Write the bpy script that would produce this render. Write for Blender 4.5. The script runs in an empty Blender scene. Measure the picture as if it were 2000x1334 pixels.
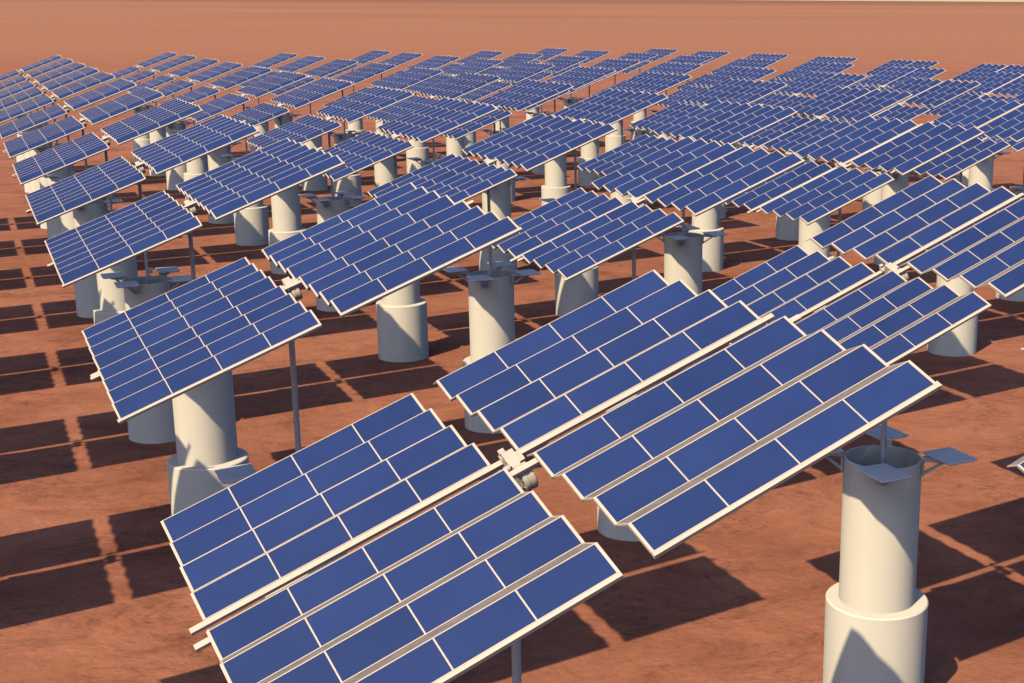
import bpy, bmesh, math
from mathutils import Vector, Matrix

# ------------------------------------------------------------------ basics
S = 5.0                                   # metres per fitted unit
CAM_H = 2.98 * S                          # camera height above the ground
HUB_Z = 1.98 * S                          # tracker hub above the ground
U = Vector((0.829620, 0.430026, 0.356102)).normalized()    # along the panel rows
W = Vector((0.550611, -0.735820, -0.394202))               # down the slope of one row
W = (W - U * W.dot(U)).normalized()
N = U.cross(W)                                             # into the panel (downwards)
LM, G0, HR, PW, PN, GW, GN = [v * S for v in
    (0.180394, 0.036000, 0.087241, 0.150772, -0.070535, 0.109406, -0.093315)]
P0 = Vector((-0.356868, 2.980259))
LA = Vector((-1.113732, 2.148417))
LB = Vector((1.296088, 2.508006))
SUN = Vector((0.352566, 0.569229, -0.742749)).normalized()  # direction the light travels

sc = bpy.context.scene
col = sc.collection


def link(o, parent=None):
    col.objects.link(o)
    if parent is not None:
        o.parent = parent
    return o


# ------------------------------------------------------------------ materials
def new_mat(name):
    m = bpy.data.materials.new(name)
    m.use_nodes = True
    nt = m.node_tree
    return m, nt, nt.nodes, nt.links, nt.nodes['Principled BSDF']


def noise(nd, lk, vec, scale, detail=4.0, rough=0.55, dist=0.0):
    n = nd.new('ShaderNodeTexNoise')
    n.inputs['Scale'].default_value = scale
    n.inputs['Detail'].default_value = detail
    n.inputs['Roughness'].default_value = rough
    n.inputs['Distortion'].default_value = dist
    lk.new(vec, n.inputs['Vector'])
    return n


def ramp(nd, lk, fac, stops):
    r = nd.new('ShaderNodeValToRGB')
    e = r.color_ramp.elements
    e[0].position, e[0].color = stops[0][0], (*stops[0][1], 1)
    e[1].position, e[1].color = stops[-1][0], (*stops[-1][1], 1)
    for p, c in stops[1:-1]:
        k = e.new(p)
        k.color = (*c, 1)
    lk.new(fac, r.inputs['Fac'])
    return r


def mix(nd, lk, fac, a, b, mode='MIX'):
    m = nd.new('ShaderNodeMix')
    m.data_type = 'RGBA'
    m.blend_type = mode
    if isinstance(fac, float):
        m.inputs['Factor'].default_value = fac
    else:
        lk.new(fac, m.inputs['Factor'])
    for s, v in (('A', a), ('B', b)):
        if isinstance(v, tuple):
            m.inputs[s].default_value = (*v, 1) if len(v) == 3 else v
        else:
            lk.new(v, [i for i in m.inputs if i.name == s and i.type == 'RGBA'][0])
    return [o for o in m.outputs if o.type == 'RGBA'][0]


def paint(name, c, rough, var=0.08, metallic=0.0, scale=1.5, stretch=(1, 1, 0.25), bump=0.0):
    m, nt, nd, lk, b = new_mat(name)
    tc = nd.new('ShaderNodeTexCoord')
    mp = nd.new('ShaderNodeMapping')
    mp.inputs['Scale'].default_value = stretch
    lk.new(tc.outputs['Object'], mp.inputs['Vector'])
    n = noise(nd, lk, mp.outputs['Vector'], scale, 5, 0.6)
    lo = tuple(v * (1 - var) for v in c)
    hi = tuple(min(1, v * (1 + var)) for v in c)
    r = ramp(nd, lk, n.outputs['Fac'], [(0.3, lo), (0.7, hi)])
    lk.new(r.outputs['Color'], b.inputs['Base Color'])
    b.inputs['Roughness'].default_value = rough
    b.inputs['Metallic'].default_value = metallic
    if bump:
        n2 = noise(nd, lk, tc.outputs['Object'], 40, 3)
        bp = nd.new('ShaderNodeBump')
        bp.inputs['Strength'].default_value = bump
        bp.inputs['Distance'].default_value = 0.01
        lk.new(n2.outputs['Fac'], bp.inputs['Height'])
        lk.new(bp.outputs['Normal'], b.inputs['Normal'])
    return m


M_FRAME = paint('cream_aluminium', (0.64, 0.54, 0.43), 0.5, 0.06)
M_TOWER = paint('white_painted_concrete', (0.78, 0.73, 0.61), 0.75, 0.05, 0, 0.8, (1, 1, 0.2), 0.06)
M_STEEL = paint('grey_galvanised_steel', (0.56, 0.58, 0.62), 0.5, 0.12, 0.0, 4.0)
M_PLATE = paint('pale_grey_sheet', (0.82, 0.80, 0.78), 0.55, 0.06)
M_RISER = paint('khaki_riser_sheet', (0.27, 0.23, 0.19), 0.6, 0.25, 0.0, 6.0, (1, 1, 1))  # mottled khaki, darker than the cream frames
M_DRIVE = paint('cream_cast_drive', (0.58, 0.50, 0.41), 0.55, 0.10, 0, 5)
M_DARK = paint('drum_recess_shade', (0.12, 0.13, 0.14), 0.6, 0.1)  # dark tone painted in for the shade inside the drum opening


def glass_mat():
    m, nt, nd, lk, b = new_mat('blue_silicon_glass')
    geo = nd.new('ShaderNodeTexCoord')
    oi = nd.new('ShaderNodeObjectInfo')
    n = noise(nd, lk, geo.outputs['Object'], 0.9, 4, 0.6)
    r = ramp(nd, lk, n.outputs['Fac'], [(0.3, (0.0215, 0.0425, 0.148)), (0.7, (0.0265, 0.0515, 0.172))])
    hs = nd.new('ShaderNodeHueSaturation')
    mr = nd.new('ShaderNodeMapRange')
    mr.inputs['To Min'].default_value = 0.92
    mr.inputs['To Max'].default_value = 1.08
    lk.new(oi.outputs['Random'], mr.inputs['Value'])
    lk.new(mr.outputs['Result'], hs.inputs['Value'])
    lk.new(r.outputs['Color'], hs.inputs['Color'])
    lk.new(hs.outputs['Color'], b.inputs['Base Color'])
    b.inputs['Roughness'].default_value = 0.32
    b.inputs['Specular IOR Level'].default_value = 0.3
    return m


M_GLASS = glass_mat()


def ground_mat():
    m, nt, nd, lk, b = new_mat('red_desert_soil')
    tc = nd.new('ShaderNodeTexCoord')
    P = tc.outputs['Object']

    def mapped(rot, scale):
        mp = nd.new('ShaderNodeMapping')
        mp.inputs['Rotation'].default_value = (0, 0, math.radians(rot))
        mp.inputs['Scale'].default_value = scale
        lk.new(P, mp.inputs['Vector'])
        return mp.outputs['Vector']

    def math_(op, a, v):
        k = nd.new('ShaderNodeMath')
        k.operation = op
        for q, t in enumerate((a, v)):
            if isinstance(t, (int, float)):
                k.inputs[q].default_value = t
            elif t is not None:
                lk.new(t, k.inputs[q])
        return k.outputs[0]

    V = mapped(-14, (0.75, 1.0, 1.0))
    n1 = noise(nd, lk, V, 0.13, 8, 0.62, 0.8)          # broad patches
    r1 = ramp(nd, lk, n1.outputs['Fac'], [(0.28, (0.280, 0.108, 0.064)), (0.5, (0.385, 0.153, 0.090)), (0.74, (0.450, 0.194, 0.120))])
    n2 = noise(nd, lk, V, 0.62, 10, 0.66, 0.9)         # metre-sized darker crusts
    r2 = ramp(nd, lk, n2.outputs['Fac'], [(0.30, (0.60, 0.56, 0.55)), (0.45, (0.92, 0.91, 0.90)), (0.60, (1.06, 1.05, 1.04)), (0.75, (1.14, 1.15, 1.16))])
    c = mix(nd, lk, 0.85, r1.outputs['Color'], r2.outputs['Color'], 'MULTIPLY')
    n3 = noise(nd, lk, V, 5.5, 8, 0.72, 0.3)           # grit
    r3 = ramp(nd, lk, n3.outputs['Fac'], [(0.30, (0.72, 0.70, 0.69)), (0.5, (1, 1, 1)), (0.72, (1.16, 1.15, 1.14))])
    c = mix(nd, lk, 0.7, c, r3.outputs['Color'], 'MULTIPLY')
    # dark wandering cracks, only in scattered places
    n4 = noise(nd, lk, V, 0.42, 9, 0.70, 1.2)
    d4 = math_('ABSOLUTE', math_('SUBTRACT', n4.outputs['Fac'], 0.5), None)
    r4 = ramp(nd, lk, d4, [(0.0, (1, 1, 1)), (0.042, (0, 0, 0))])
    n5 = noise(nd, lk, P, 0.20, 5, 0.6)
    r5 = ramp(nd, lk, n5.outputs['Fac'], [(0.43, (0, 0, 0)), (0.57, (1, 1, 1))])
    n6 = noise(nd, lk, V, 3.0, 6, 0.7)
    r6 = ramp(nd, lk, n6.outputs['Fac'], [(0.40, (0, 0, 0)), (0.60, (1, 1, 1))])
    crack = math_('MULTIPLY', math_('MULTIPLY', r4.outputs['Color'], r5.outputs['Color']), math_('MULTIPLY', r6.outputs['Color'], 0.75))
    c = mix(nd, lk, crack, c, (0.13, 0.058, 0.04))
    # broad bands of paler and browner ground far out
    n7 = noise(nd, lk, mapped(0, (0.0007, 0.0026, 0.0)), 1.0, 2, 0.4, 0.3)
    r7 = ramp(nd, lk, n7.outputs['Fac'], [(0.3, (0.91, 0.90, 0.89)), (0.7, (1.04, 1.05, 1.05))])
    c = mix(nd, lk, 1.0, c, r7.outputs['Color'], 'MULTIPLY')
    # the plain turns tan beyond the field
    sx = nd.new('ShaderNodeSeparateXYZ')
    lk.new(P, sx.inputs[0])
    mr = nd.new('ShaderNodeMapRange')
    mr.interpolation_type = 'SMOOTHSTEP'
    mr.inputs['From Min'].default_value = 150
    mr.inputs['From Max'].default_value = 900
    mr.inputs['To Max'].default_value = 0.85
    lk.new(sx.outputs['Y'], mr.inputs['Value'])
    tan = mix(nd, lk, 1.0, (0.385, 0.180, 0.101), r7.outputs['Color'], 'MULTIPLY')
    c = mix(nd, lk, mr.outputs['Result'], c, tan)
    # darker brown towards the crest of the far rise
    mz = nd.new('ShaderNodeMapRange')
    mz.inputs['From Min'].default_value = 50
    mz.inputs['From Max'].default_value = 66
    mz.inputs['To Max'].default_value = 0.6
    lk.new(sx.outputs['Z'], mz.inputs['Value'])
    c = mix(nd, lk, mz.outputs['Result'], c, (0.22, 0.105, 0.07))
    lk.new(c, b.inputs['Base Color'])
    b.inputs['Roughness'].default_value = 0.95
    b.inputs['Specular IOR Level'].default_value = 0.1
    nrm = None
    for src, st, ds in ((n3, 0.35, 0.05), (n2, 0.5, 0.22), (n1, 0.4, 0.7)):
        bp = nd.new('ShaderNodeBump')
        bp.inputs['Strength'].default_value = st
        bp.inputs['Distance'].default_value = ds
        lk.new(src.outputs['Fac'], bp.inputs['Height'])
        if nrm is not None:
            lk.new(nrm, bp.inputs['Normal'])
        nrm = bp.outputs['Normal']
    lk.new(nrm, b.inputs['Normal'])
    return m


# ------------------------------------------------------------------ mesh helpers
class MB:
    def __init__(self):
        self.bm = bmesh.new()
        self.mats = []

    def mi(self, m):
        if m not in self.mats:
            self.mats.append(m)
        return self.mats.index(m)

    def hexa(self, pts, m):
        """eight points: bottom quad then top quad"""
        k = self.mi(m)
        v = [self.bm.verts.new(p) for p in pts]
        for f in ((0, 3, 2, 1), (4, 5, 6, 7), (0, 1, 5, 4), (1, 2, 6, 5), (2, 3, 7, 6), (3, 0, 4, 7)):
            fc = self.bm.faces.new([v[i] for i in f])
            fc.material_index = k

    def box(self, fr, x0, x1, y0, y1, z0, z1, m):
        """axis box in the frame fr(x, y, z) -> point"""
        self.hexa([fr(x0, y0, z0), fr(x1, y0, z0), fr(x1, y1, z0), fr(x0, y1, z0),
                   fr(x0, y0, z1), fr(x1, y0, z1), fr(x1, y1, z1), fr(x0, y1, z1)], m)

    def lathe(self, prof, m, seg=64, org=(0, 0, 0), fr=None, close=False):
        """rings of (radius, height); smooth round, sharp between rings"""
        k = self.mi(m)
        o = Vector(org)
        if fr is None:
            fr = lambda x, y, z: o + Vector((x, y, z))
        def ring(r, z):
            return [self.bm.verts.new(fr(r * math.cos(2 * math.pi * i / seg), r * math.sin(2 * math.pi * i / seg), z)) for i in range(seg)]
        for (r0, z0), (r1, z1) in zip(prof[:-1], prof[1:]):
            if r0 < 1e-6 or r1 < 1e-6:
                rr, zz = (r1, z1) if r0 < 1e-6 else (r0, z0)
                vs = ring(rr, zz)
                f = self.bm.faces.new(vs)
                f.material_index = k
                continue
            a, b = ring(r0, z0), ring(r1, z1)
            for i in range(seg):
                f = self.bm.faces.new((a[i], a[(i + 1) % seg], b[(i + 1) % seg], b[i]))
                f.material_index = k
                f.smooth = True

    def tube(self, a, b, r, m, seg=20):
        a, b = Vector(a), Vector(b)
        d = (b - a)
        L = d.length
        d.normalize()
        x = d.orthogonal().normalized()
        y = d.cross(x)
        self.lathe([(0, 0), (r, 0), (r, L), (0, L)], m, seg, fr=lambda p, q, h: a + x * p + y * q + d * h)

    def build(self, name):
        bmesh.ops.recalc_face_normals(self.bm, faces=self.bm.faces)
        me = bpy.data.meshes.new(name)
        self.bm.to_mesh(me)
        self.bm.free()
        for m in self.mats:
            me.materials.append(m)
        return me


HUB = Vector((0, 0, HUB_Z))


def pf(x, y, z):
    """panel frame: along rows, down the slope, into the panel"""
    return HUB + U * x + W * y + N * z


TH = 0.05


def row_origin(r):
    if r <= 4:
        return -GW / 2 - HR + (r - 4) * PW, -GN / 2 + (r - 4) * PN
    return GW / 2 + (r - 5) * PW, GN / 2 + (r - 5) * PN


def row_span(side):
    return (G0, G0 + 4 * LM) if side > 0 else (-G0 - 4 * LM, -G0)


def add_row_structure(mb, side, r):
    e0, e1 = row_span(side)
    w0, n0 = row_origin(r)
    bw, be = 0.011, 0.034
    mb.box(pf, e0, e1, w0, w0 + bw, n0, n0 + TH, M_FRAME)
    mb.box(pf, e0, e1, w0 + HR - bw, w0 + HR, n0, n0 + TH, M_FRAME)
    if r == 8:         # broad flat rail along the lowest edge
        mb.box(pf, e0, e1, w0 + HR + 0.001, w0 + HR + 0.047, n0 + 0.002, n0 + 0.055, M_FRAME)
    mb.box(pf, e0, e0 + be, w0 + bw, w0 + HR - bw, n0, n0 + TH, M_FRAME)
    mb.box(pf, e1 - be, e1, w0 + bw, w0 + HR - bw, n0, n0 + TH, M_FRAME)
    # small corner shoe at the low outer corner
    if r == 8:
        x0, x1 = (e1, e1 + 0.03) if side > 0 else (e0 - 0.03, e0)
        mb.box(pf, x0, x1, w0 + HR - 0.03, w0 + HR + 0.050, n0 + 0.006, n0 + 0.07, M_FRAME)
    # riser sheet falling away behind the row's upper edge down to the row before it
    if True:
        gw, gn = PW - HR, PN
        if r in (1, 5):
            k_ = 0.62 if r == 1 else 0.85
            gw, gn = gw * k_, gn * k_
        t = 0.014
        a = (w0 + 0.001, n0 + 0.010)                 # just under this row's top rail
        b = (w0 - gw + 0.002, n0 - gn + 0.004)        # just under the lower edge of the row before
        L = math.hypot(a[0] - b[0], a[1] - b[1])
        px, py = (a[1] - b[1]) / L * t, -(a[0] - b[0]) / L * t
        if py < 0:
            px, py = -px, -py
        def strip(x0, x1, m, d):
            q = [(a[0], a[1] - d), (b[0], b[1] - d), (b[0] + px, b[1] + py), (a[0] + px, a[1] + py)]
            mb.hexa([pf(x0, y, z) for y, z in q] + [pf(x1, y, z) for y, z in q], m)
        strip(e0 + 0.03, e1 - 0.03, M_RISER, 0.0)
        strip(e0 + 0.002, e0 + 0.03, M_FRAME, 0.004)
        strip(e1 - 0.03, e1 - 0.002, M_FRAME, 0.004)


def module_rect(side, r, k):
    e0, e1 = row_span(side)
    w0, n0 = row_origin(r)
    a, b = e0 + 0.034, e1 - 0.034
    d = (b - a) / 4
    return a + k * d, a + (k + 1) * d, w0 + 0.011, w0 + HR - 0.011, n0


def add_module(mb, side, r, k):
    x0, x1, y0, y1, n0 = module_rect(side, r, k)
    f = 0.0085
    l0 = f if k > 0 else 0.0
    l1 = f if k < 3 else 0.0
    if l0:
        mb.box(pf, x0, x0 + f, y0, y1, n0 + 0.001, n0 + 0.04, M_FRAME)
    if l1:
        mb.box(pf, x1 - f, x1, y0, y1, n0 + 0.001, n0 + 0.04, M_FRAME)
    mb.box(pf, x0 + l0, x1 - l1, y0, y1, n0 + 0.005, n0 + 0.035, M_GLASS)


# ------------------------------------------------------------------ tracker parts
RIM_Z = (2.98 - 1.825) * S
LEDGE_Z = (2.98 - 2.475) * S
R_UP, R_LO = 0.167 * S, 0.224 * S


def base_mesh():
    mb = MB()
    mb.lathe([(R_LO, -0.3), (R_LO, LEDGE_Z - 0.03), (R_LO - 0.03, LEDGE_Z), (R_UP - 0.01, LEDGE_Z)], M_TOWER, 72)
    return mb.build('tower_base')


def shaft_mesh():
    mb = MB()
    t = 0.05
    mb.lathe([(R_UP, LEDGE_Z - 0.05), (R_UP, RIM_Z - 0.012), (R_UP - 0.012, RIM_Z), (R_UP - t, RIM_Z),
              (R_UP - t, RIM_Z - 1.3), (0, RIM_Z - 1.3)], M_TOWER, 72)
    return mb.build('tower_shaft')


D2 = Vector((U.x, U.y, 0)).normalized()
D1 = Vector((D2.y, -D2.x, 0))


def plate_mesh(rad):
    """pale plate on a bracket, sitting out from the rim in direction rad"""
    mb = MB()
    rad = Vector((*rad, 0)).normalized()
    c = rad * 1.40 + Vector((0, 0, RIM_Z + 0.10))
    fr = lambda x, y, z: c + D2 * x + D1 * y + Vector((0, 0, z))
    mb.box(fr, -0.37, 0.37, -0.46, 0.46, 0.0, 0.035, M_PLATE)
    mb.box(fr, -0.33, 0.33, -0.42, 0.42, -0.03, -0.002, M_STEEL)
    tg = Vector((-rad.y, rad.x, 0))
    b = Vector((0, 0, RIM_Z))
    fb = lambda x, y, z: b + rad * x + tg * y + Vector((0, 0, z))
    mb.box(fb, R_UP + 0.002, 1.45, -0.05, 0.05, -0.04, 0.068, M_STEEL)
    mb.box(fb, R_UP + 0.002, R_UP + 0.05, -0.13, 0.13, -0.34, -0.04, M_STEEL)
    # sloping strut
    mb.hexa([fb(R_UP + 0.05, -0.03, -0.34), fb(R_UP + 0.05, 0.03, -0.34), fb(1.3, 0.03, -0.05), fb(1.3, -0.03, -0.05),
             fb(R_UP + 0.05, -0.03, -0.27), fb(R_UP + 0.05, 0.03, -0.27), fb(1.22, 0.03, -0.042), fb(1.22, -0.03, -0.042)], M_STEEL)
    return mb.build('platform_plate')


def mast_mesh():
    mb = MB()
    mb.lathe([(0.0575, RIM_Z - 1.32), (0.0575, HUB_Z - 0.1), (0, HUB_Z - 0.1)], M_STEEL, 28)
    mb.lathe([(0.075, HUB_Z - 0.45), (0.075, HUB_Z - 0.38)], M_STEEL, 28)
    mb.lathe([(0.075, HUB_Z - 0.38), (0.0575, HUB_Z - 0.38)], M_STEEL, 28)
    mb.lathe([(0.075, HUB_Z - 0.45), (0.0575, HUB_Z - 0.45)], M_STEEL, 28)
    return mb.build('mast')


def sensor_mesh():
    mb = MB()
    z = RIM_Z + 0.36
    fr = lambda x, y, z_: Vector((x, y, z + z_))
    mb.box(fr, 0.06, 0.17, -0.06, 0.06, -0.12, 0.06, M_PLATE)
    mb.box(fr, 0.08, 0.15, -0.085, -0.06, -0.09, 0.03, M_STEEL)
    mb.box(fr, 0.04, 0.21, -0.075, 0.075, 0.06, 0.075, M_PLATE)
    mb.tube((0.12, -0.03, z - 0.12), (0.06, -0.03, z - 0.45), 0.012, M_FRAME, 8)
    return mb.build('sensor_box')


BEAM_E = G0 + 4 * LM + 0.17


def beam_mesh(which):
    mb = MB()
    if which == 0:     # under the lower edge of row four
        w0, n0 = row_origin(4)
        y0, z0 = w0 + HR + 0.002, n0 + 0.004
    else:              # under the top edge of row five
        w0, n0 = row_origin(5)
        y0, z0 = w0 + 0.03, n0 + 0.055
    mb.box(pf, -BEAM_E, BEAM_E, y0, y0 + 0.075, z0, z0 + 0.05, M_FRAME)
    return mb.build('support_beam')


def rib_mesh(x):
    """rib under the rows that carries them on the beams"""
    mb = MB()
    for rows in ((1, 4), (5, 8)):
        w0, n0 = row_origin(rows[0])
        w1, n1 = row_origin(rows[1])
        a = (w0 + HR * 0.9, n0 + 0.07)
        b = (w1 + HR * 0.9, n1 + 0.07)
        q = [a, b, (b[0] - 0.02, b[1] + 0.07), (a[0] - 0.02, a[1] + 0.07)]
        mb.hexa([pf(x - 0.03, y, z) for y, z in q] + [pf(x + 0.03, y, z) for y, z in q], M_STEEL)
    return mb.build('rib')


def drive_mesh():
    mb = MB()
    w4, n4 = row_origin(4)
    yb, zb = w4 + HR, n4 + 0.004
    mb.box(pf, -0.075, 0.075, -0.12, 0.12, -0.03, 0.18, M_DRIVE)
    mb.box(pf, -0.055, 0.055, yb - 0.03, yb + 0.10, zb - 0.045, zb - 0.002, M_DRIVE)       # clamp over the upper beam
    mb.box(pf, -0.038, 0.038, yb - 0.07, yb + 0.0, zb - 0.09, zb - 0.047, M_DRIVE)
    mb.box(pf, -0.06, 0.045, 0.12, 0.20, -0.04, 0.05, M_DRIVE)
    mb.box(pf, 0.077, 0.135, -0.05, 0.09, 0.0, 0.09, M_DRIVE)
    mb.tube(pf(-0.15, 0.08, 0.03), pf(-0.074, 0.08, 0.03), 0.04, M_DRIVE, 20)
    return mb.build('drive_unit')


def drum_mesh():
    mb = MB()
    c = (0.02, 0.29, 0.06)
    fr = lambda x, y, z: pf(c[0] + z, c[1] + x, c[2] + y)
    mb.lathe([(0, -0.05), (0.105, -0.05), (0.12, -0.078)], M_DARK, 40, fr=fr)  # open mouth of the drum, its shade put into the colour
    mb.lathe([(0.12, -0.078), (0.155, -0.078), (0.168, -0.066), (0.168, -0.02), (0.160, -0.015), (0.160, 0.015), (0.168, 0.02),
              (0.168, 0.066), (0.155, 0.078), (0.06, 0.078), (0.05, 0.10), (0, 0.10)], M_DRIVE, 40, fr=fr)
    for q in range(8):
        an = q * math.pi / 4
        mb.tube(fr(0.135 * math.cos(an), 0.135 * math.sin(an), -0.09), fr(0.135 * math.cos(an), 0.135 * math.sin(an), -0.076), 0.011, M_STEEL, 6)
    return mb.build('drum')


ME = {}


def part(mesh_key, name, parent, fn, *a):
    if mesh_key not in ME:
        ME[mesh_key] = fn(*a)
    o = bpy.data.objects.new(name, ME[mesh_key])
    return link(o, parent)


def merged(fn):
    mb = MB()
    fn(mb)
    return mb


def row_mesh(side, r, modules):
    mb = MB()
    add_row_structure(mb, side, r)
    if modules:
        for k in range(4):
            add_module(mb, side, r, k)
    return mb.build('panel_row')


def module_mesh(side, r, k):
    mb = MB()
    add_module(mb, side, r, k)
    return mb.build('solar_module')


def bank_mesh(side):
    mb = MB()
    for r in range(1, 9):
        add_row_structure(mb, side, r)
        for k in range(4):
            add_module(mb, side, r, k)
    return mb.build('panel_bank')


PLATES = ((0.98, -0.2), (-0.15, -0.99), (0.15, 0.99), (-0.98, 0.2))


def make_tracker(lod):
    root = bpy.data.objects.new('solar_tracker', None)
    root.empty_display_size = 0.5
    link(root)
    part('base', 'tower_base', root, base_mesh)
    sh = part('shaft', 'tower_shaft', root, shaft_mesh)
    for i, d in enumerate(PLATES):
        part('plate%d' % i, 'platform_plate', sh, plate_mesh, d)
    ms = part('mast', 'mast', root, mast_mesh)
    if lod < 2:
        part('sensor', 'sensor_box', ms, sensor_mesh)
    for i in (0, 1):
        part('beam%d' % i, 'support_beam', root, beam_mesh, i)
    dr = part('drive', 'drive_unit', root, drive_mesh)
    part('drum', 'drum', dr, drum_mesh)
    for i, f in enumerate((-0.85, -0.35, 0.35, 0.85)):
        if lod < 2:
            part('rib%d' % i, 'rib', root, rib_mesh, f * (G0 + 4 * LM))
    if lod < 2:
        for side in (-1, 1):
            for r in range(1, 9):
                pr = part('row%d%d%d' % (side, r, lod), 'panel_row', root, row_mesh, side, r, lod > 0)
                if lod == 0:
                    for k in range(4):
                        part('mod%d%d%d' % (side, r, k), 'solar_module', pr, module_mesh, side, r, k)
    else:
        for side in (-1, 1):
            part('bank%d' % side, 'panel_bank', root, bank_mesh, side)
    return root


def copy_tree(o, parent=None):
    c = o.copy()
    link(c)
    c.parent = parent
    for ch in KIDS.get(o, ()):
        copy_tree(ch, c)
    return c


# ------------------------------------------------------------------ the field
#@FIELD
# each line of trackers: sideways step of the line, then the phase of every tracker along it
def steps(p0, st, n):
    return [p0 + st * k for k in range(n)]


LINES = [(-0.910, steps(1.305, 0.975, 8)),
         (0.0, [0.0, 0.995, 2.051, 2.996, 3.97, 4.92, 5.85, 6.78, 7.66, 8.55, 9.55, 10.66]),
         (0.985, [-0.93, 0.0, 0.993, 1.975, 2.95, 3.93, 4.90, 5.85, 6.77, 7.70, 8.60, 9.61, 10.63]),
         (1.910, [-0.245, 0.801] + steps(1.76, 0.96, 9)),
         (2.975, [0.757, 1.739] + steps(2.70, 0.968, 8)),
         (3.945, [0.78, 1.732] + steps(2.68, 0.945, 7)),
         (5.03, steps(1.545, 0.995, 8)),
         (6.03, steps(2.095, 1.035, 6))]
ADJ = {(1, 1): (0.938502, 5.486565), (1, 2): (-0.17877, 7.60012), (2, 1): (1.24796, 9.53485),
       (3, 1): (1.59949, 14.24813), (4, 1): (2.85148, 16.64433), (0, 2): (-2.640850, 7.388327)}
spots = []
for n, (lj, phs) in enumerate(LINES):
    for k, ph in enumerate(phs):
        p = ADJ.get((n - 1, k)) or tuple(P0 + LA * ph + LB * lj)
        spots.append((n - 1, k, Vector(p)))
#@END

ORD = ['first', 'second', 'third', 'fourth', 'fifth', 'sixth', 'seventh', 'eighth', 'ninth', 'tenth', 'eleventh',
       'twelfth', 'thirteenth', 'fourteenth', 'fifteenth', 'sixteenth', 'seventeenth', 'eighteenth', 'nineteenth', 'twentieth']
LINE = ['leftmost line', 'second line from the left', 'third line from the left', 'fourth line from the left',
        'fifth line from the left', 'sixth line from the left', 'rightmost line']
SPECIAL = {
    (0, 0): 'nearest and largest blue solar tracker, sloping across the bottom centre on a grey mast',
    (0, 1): 'blue solar tracker left of centre, its long grey mast showing behind the nearest tracker',
    (0, 2): 'third tracker of the leftmost line, its two-step tower showing left of the long mast',
    (1, 0): 'solar tracker at the right edge, only the pale tip of one row showing',
    (1, 1): 'blue solar tracker on the big open-topped two-step tower at the lower right',
    (1, 2): 'tracker whose half-shaded tower stands behind the top edge of the nearest tracker',
    (2, 0): 'tracker glimpsed at the right edge behind the one on the lower-right tower',
}


def label_for(j, n, total):
    if j < 0:
        return 'solar tracker beyond the left edge that casts the %s shadow cross from the front' % ORD[n]
    if (j, n) in SPECIAL:
        return SPECIAL[(j, n)]
    seen = n - (1 if j in (1, 2) else 0)
    back = total - 1 - n
    if back == 0:
        return 'farthest solar tracker of the %s, against open desert' % LINE[j]
    if back < total // 2:
        return 'distant solar tracker, %s from the far end of the %s' % (ORD[back], LINE[j])
    return 'blue solar tracker, %s from the camera in the %s' % (ORD[seen], LINE[j])


protos = {}
KIDS = {}


def index_kids(o):
    KIDS[o] = list(o.children)
    for ch in o.children:
        index_kids(ch)


rank = {}
for j, i, p in sorted(spots, key=lambda t: (t[0], t[1])):
    n = rank.get(j, 0)
    rank[j] = n + 1
    d = p.length
    lod = 0 if d < 9.0 else (1 if d < 17.0 else 2)
    if lod not in protos:
        root = protos[lod] = make_tracker(lod)
        bpy.context.view_layer.update()
        index_kids(root)
    else:
        root = copy_tree(protos[lod])
    root.location = (p.x * S, p.y * S, 0)
    root['label'] = label_for(j, n, len(LINES[j + 1][1]))
    root['category'] = 'solar tracker'
    root['group'] = 'solar trackers on white towers across the desert'

# ------------------------------------------------------------------ ground
def ground():
    bm = bmesh.new()
    ys = [-60, -20, 0] + [20 * k for k in range(1, 16)] + [360, 440, 540, 680, 860, 1100, 1400, 1800, 2300, 2900, 3600, 4300, 5000, 5600, 6400]
    nx = 41
    grid = []
    for y in ys:
        half = 120 + max(y, 0) * 1.1
        rowv = []
        for q in range(nx):
            x = -half + 2 * half * q / (nx - 1)
            d = max(0.0, y - 600)
            z = 0.0
            if d > 0:
                top = 83.5 - 0.0050 * x * 5000 / max(y, 1) * 0.6
                z = top * min(1.0, d / 4400.0) ** 1.5
                if y > 5000:
                    z -= (y - 5000) * 0.02
            rowv.append(bm.verts.new((x, y, z)))
        grid.append(rowv)
    for a, b in zip(grid[:-1], grid[1:]):
        for q in range(nx - 1):
            f = bm.faces.new((a[q], a[q + 1], b[q + 1], b[q]))
            f.smooth = True
    me = bpy.data.meshes.new('ground')
    bm.to_mesh(me)
    bm.free()
    me.materials.append(ground_mat())
    o = bpy.data.objects.new('ground', me)
    o['kind'] = 'structure'
    o['label'] = 'bare red desert ground reaching to the horizon'
    return link(o)


ground()

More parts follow.
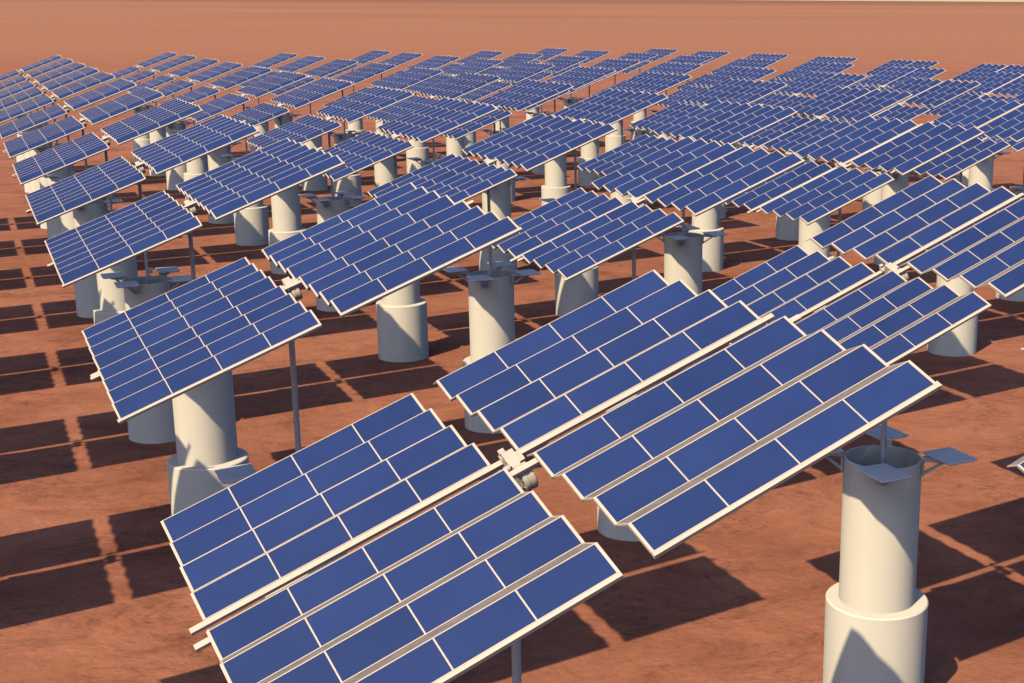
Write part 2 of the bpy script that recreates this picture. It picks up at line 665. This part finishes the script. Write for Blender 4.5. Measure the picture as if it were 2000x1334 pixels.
# ------------------------------------------------------------------ light
w = bpy.data.worlds.new('World')
sc.world = w
w.use_nodes = True
wn = w.node_tree
sky = wn.nodes.new('ShaderNodeTexSky')
sky.sky_type = 'NISHITA'
sky.sun_disc = False
sky.sun_elevation = math.asin(-SUN.z)
sky.sun_rotation = math.atan2(-SUN.x, -SUN.y)
sky.air_density = 1.0
sky.dust_density = 3.0
sky.ozone_density = 1.0
bg = wn.nodes['Background']
bg.inputs['Strength'].default_value = 0.08
tint = wn.nodes.new('ShaderNodeMix')
tint.data_type = 'RGBA'
tint.blend_type = 'MULTIPLY'
tint.inputs['Factor'].default_value = 1.0
wn.links.new(sky.outputs['Color'], tint.inputs[6])
wt = wn.nodes.new('ShaderNodeTexCoord')
wx = wn.nodes.new('ShaderNodeSeparateXYZ')
wn.links.new(wt.outputs['Generated'], wx.inputs[0])
wr = wn.nodes.new('ShaderNodeValToRGB')
wr.color_ramp.elements[0].position = 0.0155
wr.color_ramp.elements[0].color = (8.5, 6.6, 4.3, 1)
wr.color_ramp.elements[1].position = 0.019
wr.color_ramp.elements[1].color = (0.90, 1.06, 1.52, 1)
wn.links.new(wx.outputs['Z'], wr.inputs['Fac'])
wn.links.new(wr.outputs['Color'], tint.inputs[7])
wn.links.new(tint.outputs[2], bg.inputs['Color'])

ld = bpy.data.lights.new('sun', 'SUN')
ld.energy = 4.9
ld.angle = math.radians(0.5)
ld.color = (1.0, 0.82, 0.55)
so = bpy.data.objects.new('sun', ld)
so.rotation_euler = SUN.to_track_quat('-Z', 'Y').to_euler()
so.location = (-40, -40, 60)
link(so)

# ------------------------------------------------------------------ camera
F, CX, HOR, ROLL = 2619.737, 1298.390, 37.173, 0.0036286
th = math.atan((667.0 - HOR) / F)
fw = Vector((0, math.cos(th), -math.sin(th)))
up = Vector((0, math.sin(th), math.cos(th)))
rt = Vector((1, 0, 0))
c_, s_ = math.cos(ROLL), math.sin(ROLL)
rt, up = rt * c_ + up * s_, up * c_ - rt * s_
cd = bpy.data.cameras.new('camera')
cd.sensor_fit = 'HORIZONTAL'
cd.sensor_width = 36
cd.lens = F / 2000 * 36
cd.shift_x = -(CX - 1000) / 2000
cd.clip_start = 0.1
cd.clip_end = 20000
co = bpy.data.objects.new('camera', cd)
m = Matrix((rt, up, -fw)).transposed().to_4x4()
m.translation = Vector((0, 0, CAM_H))
co.matrix_world = m
link(co)
sc.camera = co

sc.view_settings.view_transform = 'Standard'
sc.view_settings.look = 'None'
sc.view_settings.exposure = 0
sc.view_settings.gamma = 1
sc.cycles.max_bounces = 6
sc.cycles.diffuse_bounces = 0
sc.cycles.glossy_bounces = 2
